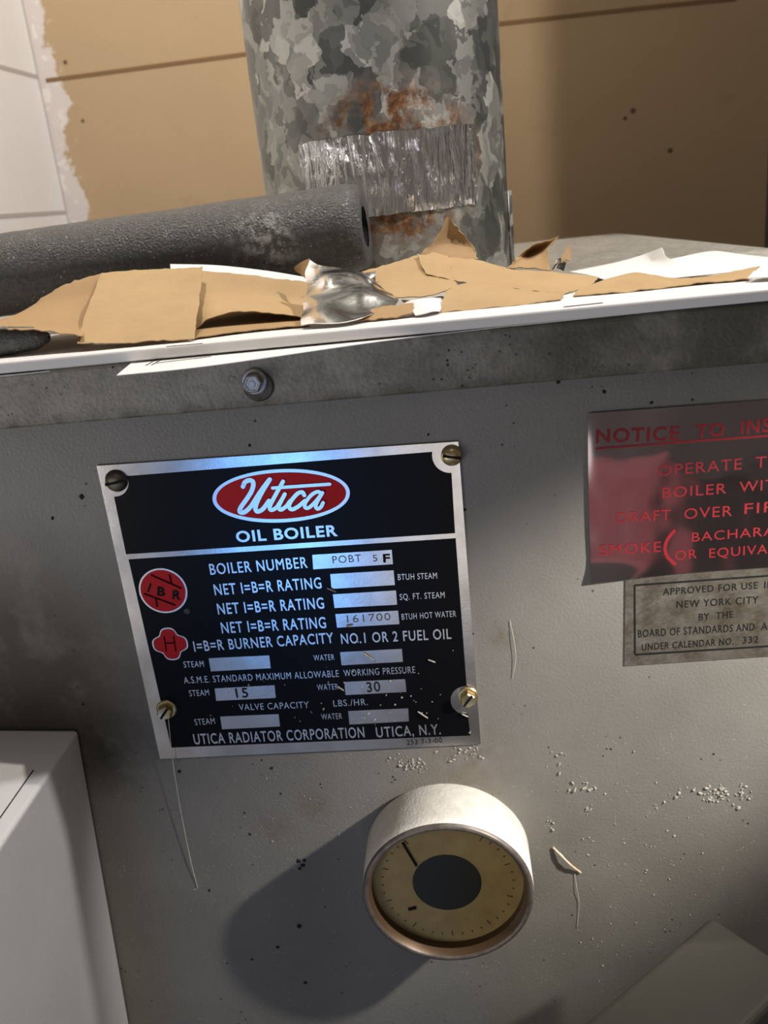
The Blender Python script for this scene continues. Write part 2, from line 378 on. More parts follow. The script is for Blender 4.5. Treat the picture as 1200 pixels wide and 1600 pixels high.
def add_text(bm, s, p0, p1, cap, y, bold=.0, thick=.00008):
    """text from pixel p0 (baseline left) to p1 (baseline right), cap height in pixels at the left end"""
    vs, fs = text_mesh(s, bold)
    x0 = min(v.x for v in vs); x1 = max(v.x for v in vs)
    A = front(*p0, y); B = front(*p1, y); ex = (B-A); w = ex.length; ex = ex/w
    ez = Vector((-ex.z, 0, ex.x))
    h = (front((p0[0]+p1[0])/2, (p0[1]+p1[1])/2-cap, y) - front((p0[0]+p1[0])/2, (p0[1]+p1[1])/2, y)).dot(ez)
    caph = .729
    nv = [bm.verts.new(A + ex*((v.x-x0)/(x1-x0)*w) + ez*(v.y/caph*h) - Vector((0, v.z, 0))) for v in vs]
    for f in fs:
        try:
            g = bm.faces.new([nv[i] for i in f]); g.normal_update()
            if g.normal.y > 0: g.normal_flip()
        except ValueError: pass
def text_obj(name, items, y, m, parent, bold=0.):
    bm = bmesh.new()
    for it in items: add_text(bm, *it[:4], y, it[4] if len(it) > 4 else bold)
    return from_bm(name, bm, m, parent)

# ================================================================== the room
FLOOR = -.85; CEIL = 1.35; YB = .75; XL = -.295; XR = .545
tag(boxo('floor', (-1.9, -2.3, FLOOR-.1), (1.9, YB+.15, FLOOR), CONC), kind='structure')
tag(boxo('ceiling', (-1.9, -2.3, CEIL), (1.9, YB+.15, CEIL+.1), PLASTER), kind='structure')
wb = tag(boxo('wall_back', (XL-.1, YB, FLOOR), (XR+.1, YB+.12, CEIL), TAN), kind='structure')
bm = bmesh.new(); box(bm, (XL-.12, .05, FLOOR), (XL, YB, CEIL)); box(bm, (-1.9, .05, FLOOR), (XL-.12, .17, CEIL))
wl = tag(from_bm('wall_left', bm, WHITEW), kind='structure')
bm = bmesh.new(); box(bm, (XR, .24, FLOOR), (XR+.12, YB, CEIL)); box(bm, (XR+.12, .24, FLOOR), (1.9, .32, CEIL))
tag(from_bm('wall_right', bm, DARKW), kind='structure')
bm = bmesh.new(); box(bm, (-2.0, -2.3, FLOOR), (-1.9, .17, CEIL)); box(bm, (1.9, -2.3, FLOOR), (2.0, .32, CEIL)); box(bm, (-2.0, -2.4, FLOOR), (2.0, -2.3, CEIL))
tag(from_bm('wall_front', bm, mat('dim_room_paint', (.30, .28, .27), .8)), kind='structure')
# mortar courses, in the wall surface
bm = bmesh.new()
p = [front(x, y, YB) for x, y in ((72, 126), (230, 105), (380, 85), (590, 60), (783, 37), (1000, 13), (1150, -2))]
for k in range(-4, 6):
    if k == -1: continue
    dz = k*.20
    for a, b in zip(p, p[1:]):
        t = .0022; hexa(bm, [(a.x, YB-.0006, a.z-t+dz), (b.x, YB-.0006, b.z-t+dz), (b.x, YB+.002, b.z-t+dz), (a.x, YB+.002, a.z-t+dz),
                             (a.x, YB-.0006, a.z+t+dz), (b.x, YB-.0006, b.z+t+dz), (b.x, YB+.002, b.z+t+dz), (a.x, YB+.002, a.z+t+dz)])
from_bm('mortar_joint', bm, MORTAR_T, wb)
bm = bmesh.new()
zz = front(56, 121, YB).z; z2 = front(106, 331, YB).z
for k in range(-4, 5):
    z = zz + (zz-z2)*k; box(bm, (XL-.002, .05, z-.0022), (XL+.0005, YB, z+.0022))
box(bm, (XL-.002, YB-.003, FLOOR), (XL+.0008, YB+.001, CEIL))
from_bm('mortar_joint', bm, MORTAR_W, wl)

# ================================================================== the boiler
ZT = .0475; ZL = .0226; XB0 = -.13
boiler = tag(empty('boiler', (.135, .24, FLOOR)), 'grey sheet-metal oil boiler with a black rating plate and a round gauge on its front', 'boiler')
bm = bmesh.new(); box(bm, (XB0+.006, 0, FLOOR), (.395, .012, .040)); bevel(from_bm('front_panel', bm, PANEL, boiler), .0015)
bm = bmesh.new(); hexa(bm, [(XB0+.006, .012, FLOOR), (.395, .012, FLOOR), (.325, .50, FLOOR), (XB0+.03, .50, FLOOR),
                            (XB0+.006, .012, .040), (.395, .012, .040), (.325, .50, .040), (XB0+.03, .50, .040)])
from_bm('jacket', bm, PANEL, boiler)
# lid: a shallow pan with a turned-down lip all round
bm = bmesh.new()
O = [(XB0, -.008), (.402, -.008), (.329, .507), (XB0+.026, .507)]
I = [(XB0+.005, -.004), (.397, -.004), (.325, .503), (XB0+.030, .503)]
tv = [bm.verts.new((x, y, ZT)) for x, y in O]; bv = [bm.verts.new((x, y, ZL)) for x, y in O]
iv = [bm.verts.new((x, y, ZL)) for x, y in I]; ut = [bm.verts.new((x, y, ZT-.003)) for x, y in I]
bm.faces.new(tv); bm.faces.new(list(reversed(ut)))
for i in range(4):
    j = (i+1) % 4
    bm.faces.new((bv[i], bv[j], tv[j], tv[i])); bm.faces.new((iv[i], iv[j], bv[j], bv[i])); bm.faces.new((ut[i], ut[j], iv[j], iv[i]))
lid = bevel(from_bm('lid', bm, LID, boiler), .0022, 3)
lid['label'] = 'grimy pale metal lid with a turned-down lip'
# hex bolt in the lip
bc = front(397, 597, -.010)
bm = bmesh.new(); lathe_y(bm, bc.x+.0012, bc.z-.0022, [(.0066, -.0078), (.0066, -.0088), (.0060, -.0092), (.0035, -.0092)], 32)
lb = from_bm('lid_washer', bm, DGREASE, lid)
bm = bmesh.new(); lathe_y(bm, bc.x, bc.z, [(.0056, -.0090), (.0056, -.0098), (.0051, -.0103), (.0046, -.0103)], 32)
lathe_y(bm, bc.x, bc.z, [(.0043, -.0100), (.0043, -.0138), (.0036, -.0146), (.0030, -.0146), (.0028, -.0142), (.0016, -.0142), (.0014, -.0146)], 6)
from_bm('lid_bolt', bm, ZINC, lid)

# ------------------------------------------------------------------ rating plate
Y0 = -.0012
plate = flat_poly('nameplate', [[(152, 727), (716, 689), (751, 1161), (251, 1184)]], -.0002, ALU, boiler, .001)
plate['label'] = 'black and bare-metal rating plate held by four screws'
def arc(cx, cy, rx, ry, a0, a1, n=10):
    return [(cx+rx*math.cos(math.radians(a0+(a1-a0)*k/n)), cy+ry*math.sin(math.radians(a0+(a1-a0)*k/n))) for k in range(n+1)]
up = [(197, 866)] + [(178.5, 777)] + arc(180, 755, 21, 21, 92, -32, 10) + [(675, 706)] + arc(703, 711, 28, 28, 190, 85, 12) + [(711, 833)]
lo = [(267.5, 1168), (201, 874), (712, 841), (729, 1071)] + arc(727, 1094, 23, 22, -80, -270, 14) + [(731, 1115), (735, 1149)]
flat_poly('black_field', [up], Y0, BLACK, plate, .00012)
flat_poly('black_field', [lo], Y0, BLACK, plate, .00012)
YS = Y0-.00022
def Lz(x, y): return (310+x/4.8, 720+y/4.8)
def ell(rx, ry, n=72):
    out = []
    for k in range(n):
        a = 2*math.pi*k/n; c, s = math.cos(a), math.sin(a)
        e = 2/2.08
        x = rx*math.copysign(abs(c)**e, c); y = ry*math.copysign(abs(s)**e, s)
        out.append(Lz(621+x, 262+y-.039*x-0))
    return out
oval = flat_poly('oval_emblem', [ell(515, 200)], Y0-.00014, SILVER, plate, .00008)
rf = flat_poly('oval_red_field', [ell(487, 174)], YS-.00004, REDE, plate, .00006)
strokes = [
    ([(335, 193), (350, 160), (385, 146), (412, 165), (400, 225), (360, 290), (318, 350), (312, 382), (345, 385), (395, 340), (450, 255), (500, 185), (535, 140)], 34),
    ([(535, 140), (480, 230), (440, 310), (428, 358), (445, 380), (485, 360), (530, 300)], 33),
    ([(635, 155), (590, 235), (545, 320), (535, 358), (555, 368), (590, 345), (620, 300)], 30),
    ([(556, 204), (985, 175)], 24),
    ([(648, 250), (612, 320), (603, 352), (620, 366), (660, 340), (690, 300)], 30),
    ([(795, 258), (780, 236), (745, 245), (700, 295), (680, 340), (700, 364), (745, 345), (800, 300)], 30),
    ([(925, 248), (895, 232), (850, 255), (805, 310), (800, 348), (830, 350), (880, 305), (925, 248)], 28),
    ([(930, 240), (895, 300), (880, 340), (895, 360), (920, 345), (935, 315)], 28)]
lp = []
for pts, w in strokes: lp += [[Lz(*q) for q in l] for l in stroke_loops(pts, w, 6, True, len(pts) > 2)]
flat_poly('script_lettering', lp, YS-.00014, SILVER, plate, .00005)
big = [("OIL BOILER", (370, 847), (528, 837), 17.5, .028),
       ("BOILER NUMBER", (329, 898), (481, 887), 18, .012), ("NET I=B=R RATING", (336, 930), (503, 919), 18, .012),
       ("NET I=B=R RATING", (341, 960), (507, 950.5), 18, .012), ("NET I=B=R RATING", (347, 989.5), (510, 981), 18, .012),
       ("I=B=R BURNER CAPACITY", (304, 1018), (522, 1004.5), 17, .012), ("NO.1 OR 2 FUEL OIL", (533.6, 1006), (705.5, 998), 16.5, .012),
       ("A.S.M.E. STANDARD MAXIMUM ALLOWABLE", (288, 1068), (529.7, 1057.5), 11), ("WORKING PRESSURE", (537.5, 1057), (649, 1051.5), 11),
       ("VALVE CAPACITY", (374, 1110), (483, 1106), 10.5), ("LBS./HR.", (521.5, 1104), (575, 1101.5), 10.5),
       ("UTICA RADIATOR CORPORATION", (304, 1163), (570, 1152), 17, .012), ("UTICA, N.Y.", (588.4, 1152), (689, 1147), 16.5, .012),
       ("STEAM", (287.6, 1043), (319, 1042), 10), ("WATER", (490.5, 1032.5), (523, 1031), 9.5),
       ("STEAM", (296.4, 1088), (327.4, 1086.5), 10), ("WATER", (496, 1078.5), (529, 1077), 9.5),
       ("STEAM", (305, 1133), (336.5, 1131), 10), ("WATER", (502.6, 1124.5), (535, 1123), 9.5),
       ("BTUH STEAM", (622, 906.5), (683, 904), 10), ("SQ. FT. STEAM", (625, 937.5), (695, 934), 10), ("BTUH HOT WATER", (628, 968.5), (713, 963.5), 10)]
text_obj('lettering', big, Y0-.0002, SILVER, plate)
wins = [[(488, 867), (612, 859), (614, 881.5), (489.5, 889.5)], [(516, 897), (615, 891), (617, 914), (518, 920)],
        [(520, 928.7), (618.7, 922.5), (620.5, 944.7), (522.7, 950)], [(524, 959.5), (622, 954), (624, 975), (526.7, 980.7)],
        [(326, 1028.5), (420.7, 1024), (423, 1044), (329.5, 1049)], [(531.5, 1019), (628, 1013.7), (629.5, 1034), (533.6, 1039.5)],
        [(335.4, 1075.7), (429, 1070.5), (431, 1090.4), (338, 1095)], [(538, 1065.5), (633, 1061), (635, 1081), (540, 1086)],
        [(344, 1119.6), (435.4, 1115.7), (437.5, 1135), (347, 1139.5)], [(544, 1111), (637.7, 1106.7), (639, 1127), (546, 1132)]]
for w in wins: flat_poly('value_window', [w], Y0-.00012, ALU, plate, .00006)
YT = Y0-.0003
text_obj('stamped_number', [("POBT", (520, 880.5), (565, 877.5), 12)], YT, INKG, plate)
text_obj('stamped_number', [("5", (583, 877.5), (590, 877), 11)], YT, INKG, plate)
text_obj('stamped_number', [("F", (599, 878.5), (610, 878), 13, .03)], YT, INK, plate)
text_obj('stamped_number', [("161700", (542.7, 973), (610.7, 969), 12)], YT, INKG, plate)
text_obj('stamped_number', [("15", (369.5, 1090.5), (388.5, 1089.5), 15.5, .01)], YT, INK, plate)
text_obj('stamped_number', [("30", (574, 1081.5), (595, 1080), 16, .01)], YT, INK, plate)
text_obj('part_number', [("253 7-3-00", (636, 1164), (691, 1160), 8)], Y0-.0001, INK, plate)
# round seal
def circ(cx, cy, r, n=48):
    c = front(cx, cy, Y0); R = r/3180
    return [(c.x+R*math.cos(2*math.pi*k/n), c.z+R*math.sin(2*math.pi*k/n)) for k in range(n)]
def xz_poly(name, loops, y, m, parent, thick=.00006):
    bm = bmesh.new()
    for lp in loops: polyface(bm, [(x, y, z) for x, z in lp])
    bm.normal_update()
    for f in bm.faces:
        if f.normal.y > 0: f.normal_flip()
    g = bmesh.ops.extrude_face_region(bm, geom=bm.faces[:])
    for v in [e for e in g['geom'] if isinstance(e, bmesh.types.BMVert)]: v.co.y -= thick
    return from_bm(name, bm, m, parent)
xz_poly('round_seal', [circ(255, 923, 37.5)], Y0-.00014, SILVER, plate)
xz_poly('round_seal_red_field', [circ(255, 923, 34.8)], Y0-.00022, REDE, plate)
def Z2(x, y): return (200+x/9.41, 870+y/9.41)
lp = []
for a, b in (((340, 265), (790, 465)), ((610, 260), (640, 385)), ((235, 540), (700, 712)), ((405, 600), (432, 735))):
    lp += [[Z2(*q) for q in l] for l in stroke_loops([a, b], 26, 1, False, False)]
flat_poly('round_seal_lines', lp, Y0-.0003, REDDK, plate, .00005)
text_obj('round_seal_letters', [("I", Z2(282, 500), Z2(312, 512), 14, .05), ("B", Z2(425, 560), Z2(545, 580), 14, .05), ("R", Z2(650, 612), Z2(780, 632), 14, .05)], Y0-.0003, INK, plate)
text_obj('registered_mark', [("®", (288.5, 959.5), (297, 959), 8)], Y0-.0002, INKG, plate)
# lobed seal
def lobed(cx, cy, r, n=96):
    c = front(cx, cy, Y0); out = []
    for k in range(n):
        a = 2*math.pi*k/n
        q = r/3180*(1 + .13*math.cos(4*a) - .035*math.cos(8*a))
        out.append((c.x+q*1.0*math.cos(a), c.z+q*math.sin(a)))
    return out
xz_poly('lobed_seal', [lobed(266, 1006, 26)], Y0-.00014, SILVER, plate)
xz_poly('lobed_seal_red_field', [lobed(266, 1006, 23.8)], Y0-.00022, REDE, plate)
lp = []
for a, b in (((530, 1165), (565, 1390)), ((670, 1165), (705, 1390)), ((548, 1272), (690, 1265))):
    lp += [[Z2(*q) for q in l] for l in stroke_loops([a, b], 20, 1, False, False)]
flat_poly('lobed_seal_letter', lp, Y0-.0003, REDDK, plate, .00005)
# four screws
def slotted(px, m, ang, r=.0046):
    c = front(*px, -.003); bm = bmesh.new()
    lathe_y(bm, c.x, c.z, [(r*1.12, -.0013), (r*1.12, -.0017), (r, -.0021), (r, -.0030), (r*.8, -.0040), (r*.4, -.0045), (r*.02, -.0046)], 32)
    o = from_bm('screw', bm, m, plate, True)
    # raised slot: two half-heads read by a dark groove
    bm = bmesh.new(); d = Vector((math.cos(ang), 0, math.sin(ang))); n_ = Vector((-d.z, 0, d.x)); cc = Vector((c.x, 0, c.z))
    h = []
    for y in (-.0038, -.0047):
        for s, t in ((-1, -1), (1, -1), (1, 1), (-1, 1)): h.append(cc + d*r*.93*s + n_*r*.13*t + Vector((0, y, 0)))
    hexa(bm, h); from_bm('screw_slot', bm, INK, plate)
    return o
slotted((180, 753), BRONZE, math.radians(8), .0047)
slotted((706, 713), BRASS, math.radians(-12), .0043)
def hexscrew(px, m, ang):
    c = front(*px, -.004); bm = bmesh.new()
    lathe_y(bm, c.x, c.z, [(.0052, -.0013), (.0052, -.0019), (.0047, -.0024), (.0036, -.0025)], 32)
    n = 6; rr = .0040
    rings = []
    for r, y in ((rr, -.0022), (rr, -.0056), (rr*.86, -.0062), (rr*.1, -.0060)):
        rings.append([bm.verts.new((c.x+r*math.cos(ang+2*math.pi*i/n), y, c.z+r*math.sin(ang+2*math.pi*i/n))) for i in range(n)])
    for a, b in zip(rings, rings[1:]):
        for i in range(n): bm.faces.new((a[i], a[(i+1) % n], b[(i+1) % n], b[i]))
    bm.faces.new(rings[-1]); bmesh.ops.recalc_face_normals(bm, faces=bm.faces)
    from_bm('screw', bm, m, plate)
    bm = bmesh.new(); d = Vector((math.cos(.9), 0, math.sin(.9))); n_ = Vector((-d.z, 0, d.x)); cc = Vector((c.x, 0, c.z)); h = []
    for y in (-.0056, -.00635):
        for s, t in ((-1, -1), (1, -1), (1, 1), (-1, 1)): h.append(cc + d*.0034*s + n_*.0006*t + Vector((0, y, 0)))
    hexa(bm, h); from_bm('screw_slot', bm, INK, plate)
hexscrew((731, 1092), BRASS, .5); hexscrew((258, 1112), BRASS, .25)

# ------------------------------------------------------------------ gauge
gx, gz, gr = .1428, -.2231, .0424
bm = bmesh.new()
lathe_y(bm, gx, gz, [(.0405, .004), (.0412, -.001), (gr, -.0025), (gr, -.0300), (gr-.0001, -.0316)], 96, closed=False)
for f in bm.faces: f.smooth = True
gauge = from_bm('gauge', bm, GAUGEM, boiler); gauge['label'] = 'round dusty metal gauge with a yellowed dial and dark centre'
bm = bmesh.new(); lathe_y(bm, gx, gz, [(gr-.0001, -.0316), (gr-.0004, -.0326), (gr-.0010, -.0333), (gr-.0020, -.0336), (gr-.0028, -.0333), (gr-.0032, -.0326)], 96, closed=False)
for f in bm.faces: f.smooth = True
from_bm('bezel_lip', bm, LIP, gauge)
bm = bmesh.new(); lathe_y(bm, gx, gz, [(gr-.0032, -.0326), (gr-.0042, -.0310), (gr-.0046, -.0270), (gr-.0046, -.0245)], 96, closed=False)
for f in bm.faces: f.normal_flip(); f.smooth = True
from_bm('inner_rim', bm, RIMIN, gauge)
bm = bmesh.new(); lathe_y(bm, gx, gz, [(gr-.0046, -.0235), (gr-.0046, -.0247), (gr*.44, -.0247), (.0004, -.0247)], 96); from_bm('dial', bm, DIAL, gauge)
bm = bmesh.new(); lathe_y(bm, gx-.0004, gz+.0004, [(.0172, -.0247), (.0172, -.0250), (.0004, -.0250)], 64); from_bm('dial_centre', bm, DIALK, gauge)
bm = bmesh.new()
for k in range(33):
    a = math.radians(-235 + 290*k/32); r1 = .0335; r0 = .0305 if k % 4 == 0 else .0322
    d = Vector((math.cos(a), 0, math.sin(a))); n_ = Vector((-d.z, 0, d.x))*.00022; c = Vector((gx, 0, gz))
    h = [c+d*r+n_*s+Vector((0, y, 0)) for y in (-.0246, -.0249) for r, s in ((r0, -1), (r1, -1), (r1, 1), (r0, 1))]
    hexa(bm, h)
from_bm('dial_marks', bm, TICK, gauge)
bm = bmesh.new()
def seg(bm, a, b, w, y0, y1):
    a = Vector((a[0], 0, a[1])); b = Vector((b[0], 0, b[1])); d = (b-a).normalized(); n_ = Vector((-d.z, 0, d.x))*w
    hexa(bm, [a-n_+Vector((0, y0, 0)), b-n_+Vector((0, y0, 0)), b+n_+Vector((0, y0, 0)), a+n_+Vector((0, y0, 0)),
              a-n_+Vector((0, y1, 0)), b-n_+Vector((0, y1, 0)), b+n_+Vector((0, y1, 0)), a+n_+Vector((0, y1, 0))])
q0 = front(629, 1317, -.0252); q1 = front(651, 1347, -.0225)
seg(bm, (q0.x, q0.z), (q1.x, q1.z), .0005, -.0248, -.0256); from_bm('needle', bm, INK, gauge); bm = bmesh.new()
q0 = front(638, 1421, -.0252); q1 = front(650, 1412, -.0225)
seg(bm, (q0.x, q0.z), (q1.x, q1.z), .0007, -.0248, -.0256); from_bm('stop_pin', bm, INK, gauge)
bm = bmesh.new(); lathe_y(bm, gx, gz, [(gr-.0044, -.0284), (gr-.0044, -.0288), (.0004, -.0288)], 64); from_bm('gauge_glass', bm, GLASS, gauge)

# ------------------------------------------------------------------ red notice sticker and the approval plate under it
YN = -.0012
rows = [[front(918.5, 646, YN), front(1060, 635.5, YN), front(1200, 625, YN), front(1330, 615, YN)],
        [front(919, 735, YN), front(1060, 724, YN), front(1200, 713, YN), front(1330, 703, YN)],
        [front(921, 825, YN), front(1060, 814, YN), front(1200, 803, YN), front(1330, 793, YN)],
        [front(923, 880, YN), front(1062, 862, YN), front(1200, 852, YN), front(1330, 843, YN)],
        [front(924, 911, YN-.0014), front(1064, 896, YN), front(1200, 886, YN), front(1330, 877, YN)]]
st = patch('notice_sticker', rows, FILM, boiler, 10, 6, .00015)
st['label'] = 'mirror-film notice sticker with red lettering, lower left corner creased'
YR = YN-.00022
text_obj('red_lettering', [("NOTICE", (931, 692), (1061, 687), 22, .025), ("TO", (1087, 684), (1132, 680.5), 21, .025), ("INSTALLER", (1157, 678), (1318, 664), 22, .025),
    ("OPERATE", (1028, 744), (1159, 733), 18), ("THIS", (1180, 731), (1246, 726), 18), ("BOILER", (1035, 778), (1135, 771), 17), ("WITH", (1155, 769), (1232, 763), 17),
    ("DRAFT", (964, 817), (1048, 812), 17), ("OVER", (1069, 811), (1144, 806), 17), ("FIRE", (1163, 803), (1232, 798), 17),
    ("SMOKE", (937, 868), (1033, 862), 17, .008), ("BACHARACH", (1081, 846.5), (1250, 833), 15), ("OR", (1055, 875), (1089, 872), 15), ("EQUIVALENT", (1108, 871.5), (1262, 860), 15)],
    YR, REDINK, st, .004)
flat_poly('red_rule', [[(931, 699), (1318, 670.5), (1318, 674), (931, 702.5)]], YR, REDINK, st, .00005)
flat_poly('red_bracket', stroke_loops([(1053, 830), (1043, 843), (1039, 857), (1043, 870), (1054, 881)], 5.5, 5), YR, REDINK, st, .00005)
ap = flat_poly('approval_plate', [[(977, 893), (1330, 868), (1330, 1016), (975.5, 1040)]], -.0001, WORN, boiler, .0004)
ap['label'] = 'tarnished metal approval plate with black lettering'
lp = []
C4 = [(991.5, 914.5), (1322, 891), (1322, 1002), (992, 1023)]
for a, b in zip(C4, C4[1:]+C4[:1]): lp += stroke_loops([a, b], 3, 1, False, False)
flat_poly('border_line', lp, -.0005, INK, ap, .00005)
text_obj('black_lettering', [("APPROVED FOR USE", (1036, 930), (1184, 919.5), 11), ("IN", (1194, 919), (1210, 918), 11), ("NEW YORK CITY", (1057, 950), (1185, 942.5), 11.5),
    ("BY  THE", (1092, 969.5), (1146, 965), 11), ("BOARD OF STANDARDS AND", (997, 996), (1179, 985), 12), ("APPEALS", (1189, 984.5), (1252, 980.5), 12),
    ("UNDER CALENDAR NO.", (1003, 1016.5), (1146, 1007), 11), ("332", (1160, 1005.5), (1185, 1004), 11)], -.0006, INK, ap, .01)
# dark grease specks burnt on to the panel
def dab(bm, c, r, y=-.0001, n=9, h=.0004):
    vs = [bm.verts.new((c.x+r*rnd.uniform(.6, 1.2)*math.cos(2*math.pi*k/n), y, c.z+r*rnd.uniform(.6, 1.2)*math.sin(2*math.pi*k/n))) for k in range(n)]
    t = bm.verts.new((c.x, y-h, c.z))
    for k in range(n): bm.faces.new((vs[(k+1) % n], vs[k], t))
for x, y, r in ((466, 1345, .0016), (473, 1352, .0017), (468, 1357, .0012), (476, 1344, .0012), (467, 1447, .0018), (434, 1480, .0013), (394, 1499, .0009), (477, 1535, .0015), (390, 1303, .0010),
                (281, 1205, .0012), (439, 1240, .0007), (382, 1270, .0007), (327, 1391, .0009), (508, 1417, .0006), (128, 776, .0015), (726, 796, .0008), (424, 1200, .001), (390, 696, .0009),
                (669, 679, .0007), (944, 612, .0010), (1018, 629, .0010), (872, 596, .0010), (130, 1100, .001), (82, 810, .001)):
    bm = bmesh.new(); dab(bm, front(x, y), r); from_bm('grease_spot', bm, MUD, boiler)

# ================================================================== stove pipe with foil patch
pc = Vector((.131, .215)); pr_ = .0757
pipe = tag(empty('flue_pipe', (pc.x, pc.y, ZT)), 'fat galvanised flue pipe with a rusty foil-taped patch, standing on the boiler lid', 'pipe')
bm = bmesh.new(); n = 96
zs = [ZT, ZT+.004, ZT+.03, ZT+.06, .2, .4, .7, 1.0, CEIL]
rings = []
for z in zs: rings.append([bm.verts.new((pc.x+pr_*math.cos(2*math.pi*i/n), pc.y+pr_*math.sin(2*math.pi*i/n), z)) for i in range(n)])
for a, b in zip(rings, rings[1:]):
    for i in range(n): f = bm.faces.new((a[i], a[(i+1) % n], b[(i+1) % n], b[i])); f.smooth = True
from_bm('pipe_wall', bm, GALV, pipe)
def onpipe(px, py, r):
    d = ray(px, py); o = CAM.xy-pc; a = d.xy.dot(d.xy); b = o.dot(d.xy); c = o.dot(o)-r*r
    t = (-b-math.sqrt(max(b*b-a*c, 0)))/a; return CAM + d*t
tp = lambda x, y, k=0: onpipe(x, y, pr_+.0012+k)
rows = [[tp(466, 226), tp(520, 216, .0006), tp(570, 210), tp(620, 205, .0008), tp(680, 199), tp(738, 193, .0006)],
        [tp(471, 265), tp(525, 258), tp(575, 252, .0008), tp(625, 246), tp(685, 240, .0006), tp(742, 235)],
        [tp(478, 300), tp(530, 292), tp(580, 288), tp(632, 288, .0006), tp(690, 282), tp(745, 276, .0006)],
        [tp(486, 352), tp(538, 345), tp(584, 338), tp(640, 332), tp(693, 325), tp(746, 318)]]
t_ = patch('foil_tape', rows, FOIL, pipe, 8, 6, .0002, crumple=.0008, cs=120, tear=.0007)
t_['label'] = 'crinkled bright foil tape patch'
# lap seam at the right side of the pipe foot, with its lifted edge
bm = bmesh.new()
a0 = math.atan2(*(reversed((onpipe(795, 330, pr_).xy-pc).to_tuple())))
for k in range(2):
    pass
vs = []
for i in range(7):
    a = -.18+.05*i; r = pr_+.0006+(.003 if i == 6 else 0)
    for z in (ZT, .098): vs.append((pc.x+r*math.cos(a), pc.y+r*math.sin(a), z))
o = from_data('seam_flap', vs, [(2*i, 2*i+2, 2*i+3, 2*i+1) for i in range(6)], GALV, pipe, True); solid(o, .0008)

# ================================================================== things lying on the lid
def add_tube(bm, pts, r, n=24, r_in=None, slit=None):
    rings = []; P = pts
    for i, p in enumerate(P):
        t = (P[min(i+1, len(P)-1)]-P[max(i-1, 0)]).normalized()
        s = t.cross(Vector((0, 0, 1))).normalized(); u = s.cross(t)
        rr = r[i] if isinstance(r, (list, tuple)) else r
        rings.append([bm.verts.new(p + (s*math.cos(2*math.pi*k/n)+u*math.sin(2*math.pi*k/n))*rr) for k in range(n)])
    for a, b in zip(rings, rings[1:]):
        for k in range(n): bm.faces.new((a[k], a[(k+1) % n], b[(k+1) % n], b[k]))
    return rings
# foam pipe insulation
ft = front(571, 354, .100); fl = front(0, 431, .112); dirn = (fl-ft)
def foam(name, pts, rad, label, m=FOAM, hole=.5, lump=.0005):
    root = tag(empty(name, pts[0]), label, 'pipe insulation')
    bm = bmesh.new(); rings = add_tube(bm, pts, rad, 40)
    end = rings[0]; inn = [bm.verts.new(v.co.lerp(pts[0], 1-hole)) for v in end]
    for k in range(40): bm.faces.new((end[(k+1) % 40], end[k], inn[k], inn[(k+1) % 40]))
    bm.faces.new(rings[-1])
    for v in bm.verts: v.co += noise.noise_vector(v.co*260)*lump*.5 + noise.noise_vector(v.co*60)*lump*.8
    for f in bm.faces: f.smooth = True
    bmesh.ops.recalc_face_normals(bm, faces=bm.faces)
    from_bm('foam_sleeve', bm, m, root)
    bm = bmesh.new(); d = (pts[1]-pts[0]).normalized()
    add_tube(bm, [pts[0]+d*.0008, pts[0]+d*.05], (rad[0] if isinstance(rad, list) else rad)*hole*1.02, 24)
    for f in bm.faces: f.normal_flip()
    from_bm('foam_bore', bm, FOAMIN, root)
    return root
pts = [ft + dirn*(k/28) for k in range(0, 34)]
foam('foam_tube', pts, [.0205]+[.0218]*33, 'long thick grey foam sleeve lying across the lid in front of the flue pipe')
q0 = front(80, 545, -.004); q0.z = .0605
pts = [q0, q0+Vector((-.006, .0, .0)), q0+Vector((-.02, .0, .0)), q0+Vector((-.04, .002, .0)), q0+Vector((-.06, .004, .0)), q0+Vector((-.075, .006, .0))]
foam('foam_tube', pts, [.002, .0050, .0062, .0064, .0064, .0064], 'short dark foam offcut under the brown paper, left end of the white carton', hole=.3)

# white carton, its front edge along the lid
ZC0, ZC1 = .0492, .0542
A = level(-70, 572.5, ZC1); B = level(1290, 442, ZC1); back = Vector((.0, .085, 0)); ex = (B-A).normalized()
carton = tag(empty('carton', (A+B)/2 - Vector((0, 0, ZC1-ZC0))), 'thin flat white cardboard carton along the front edge of the boiler lid', 'carton')
bm = bmesh.new(); dz = Vector((0, 0, ZC0-ZC1))
Bc = B + Vector((.0, .03, 0)); Mc = level(870, 487, ZC1)+Vector((0, .085, 0)); 
top = [A, B, B+Vector((0, .035, 0)), A+back]
hexa(bm, [p+dz for p in top]+top)
bevel(from_bm('carton_panel', bm, CARD, carton), .0012, 3)
for x0, y0, x1, y1 in ((260, 542, 316, 537), (881, 480, 942, 473.5)):
    a = level(x0, y0, ZC1+.0001); b = level(x1, y1, ZC1+.0001); n_ = Vector((0, .0006, 0))
    bm = bmesh.new(); hexa(bm, [a-n_*.3, b-n_*.3, b+n_, a+n_, a-n_*.3+Vector((0, 0, .0002)), b-n_*.3+Vector((0, 0, .0002)), b+n_+Vector((0, 0, .0002)), a+n_+Vector((0, 0, .0002))])
    from_bm('slot', bm, SLOT, carton)
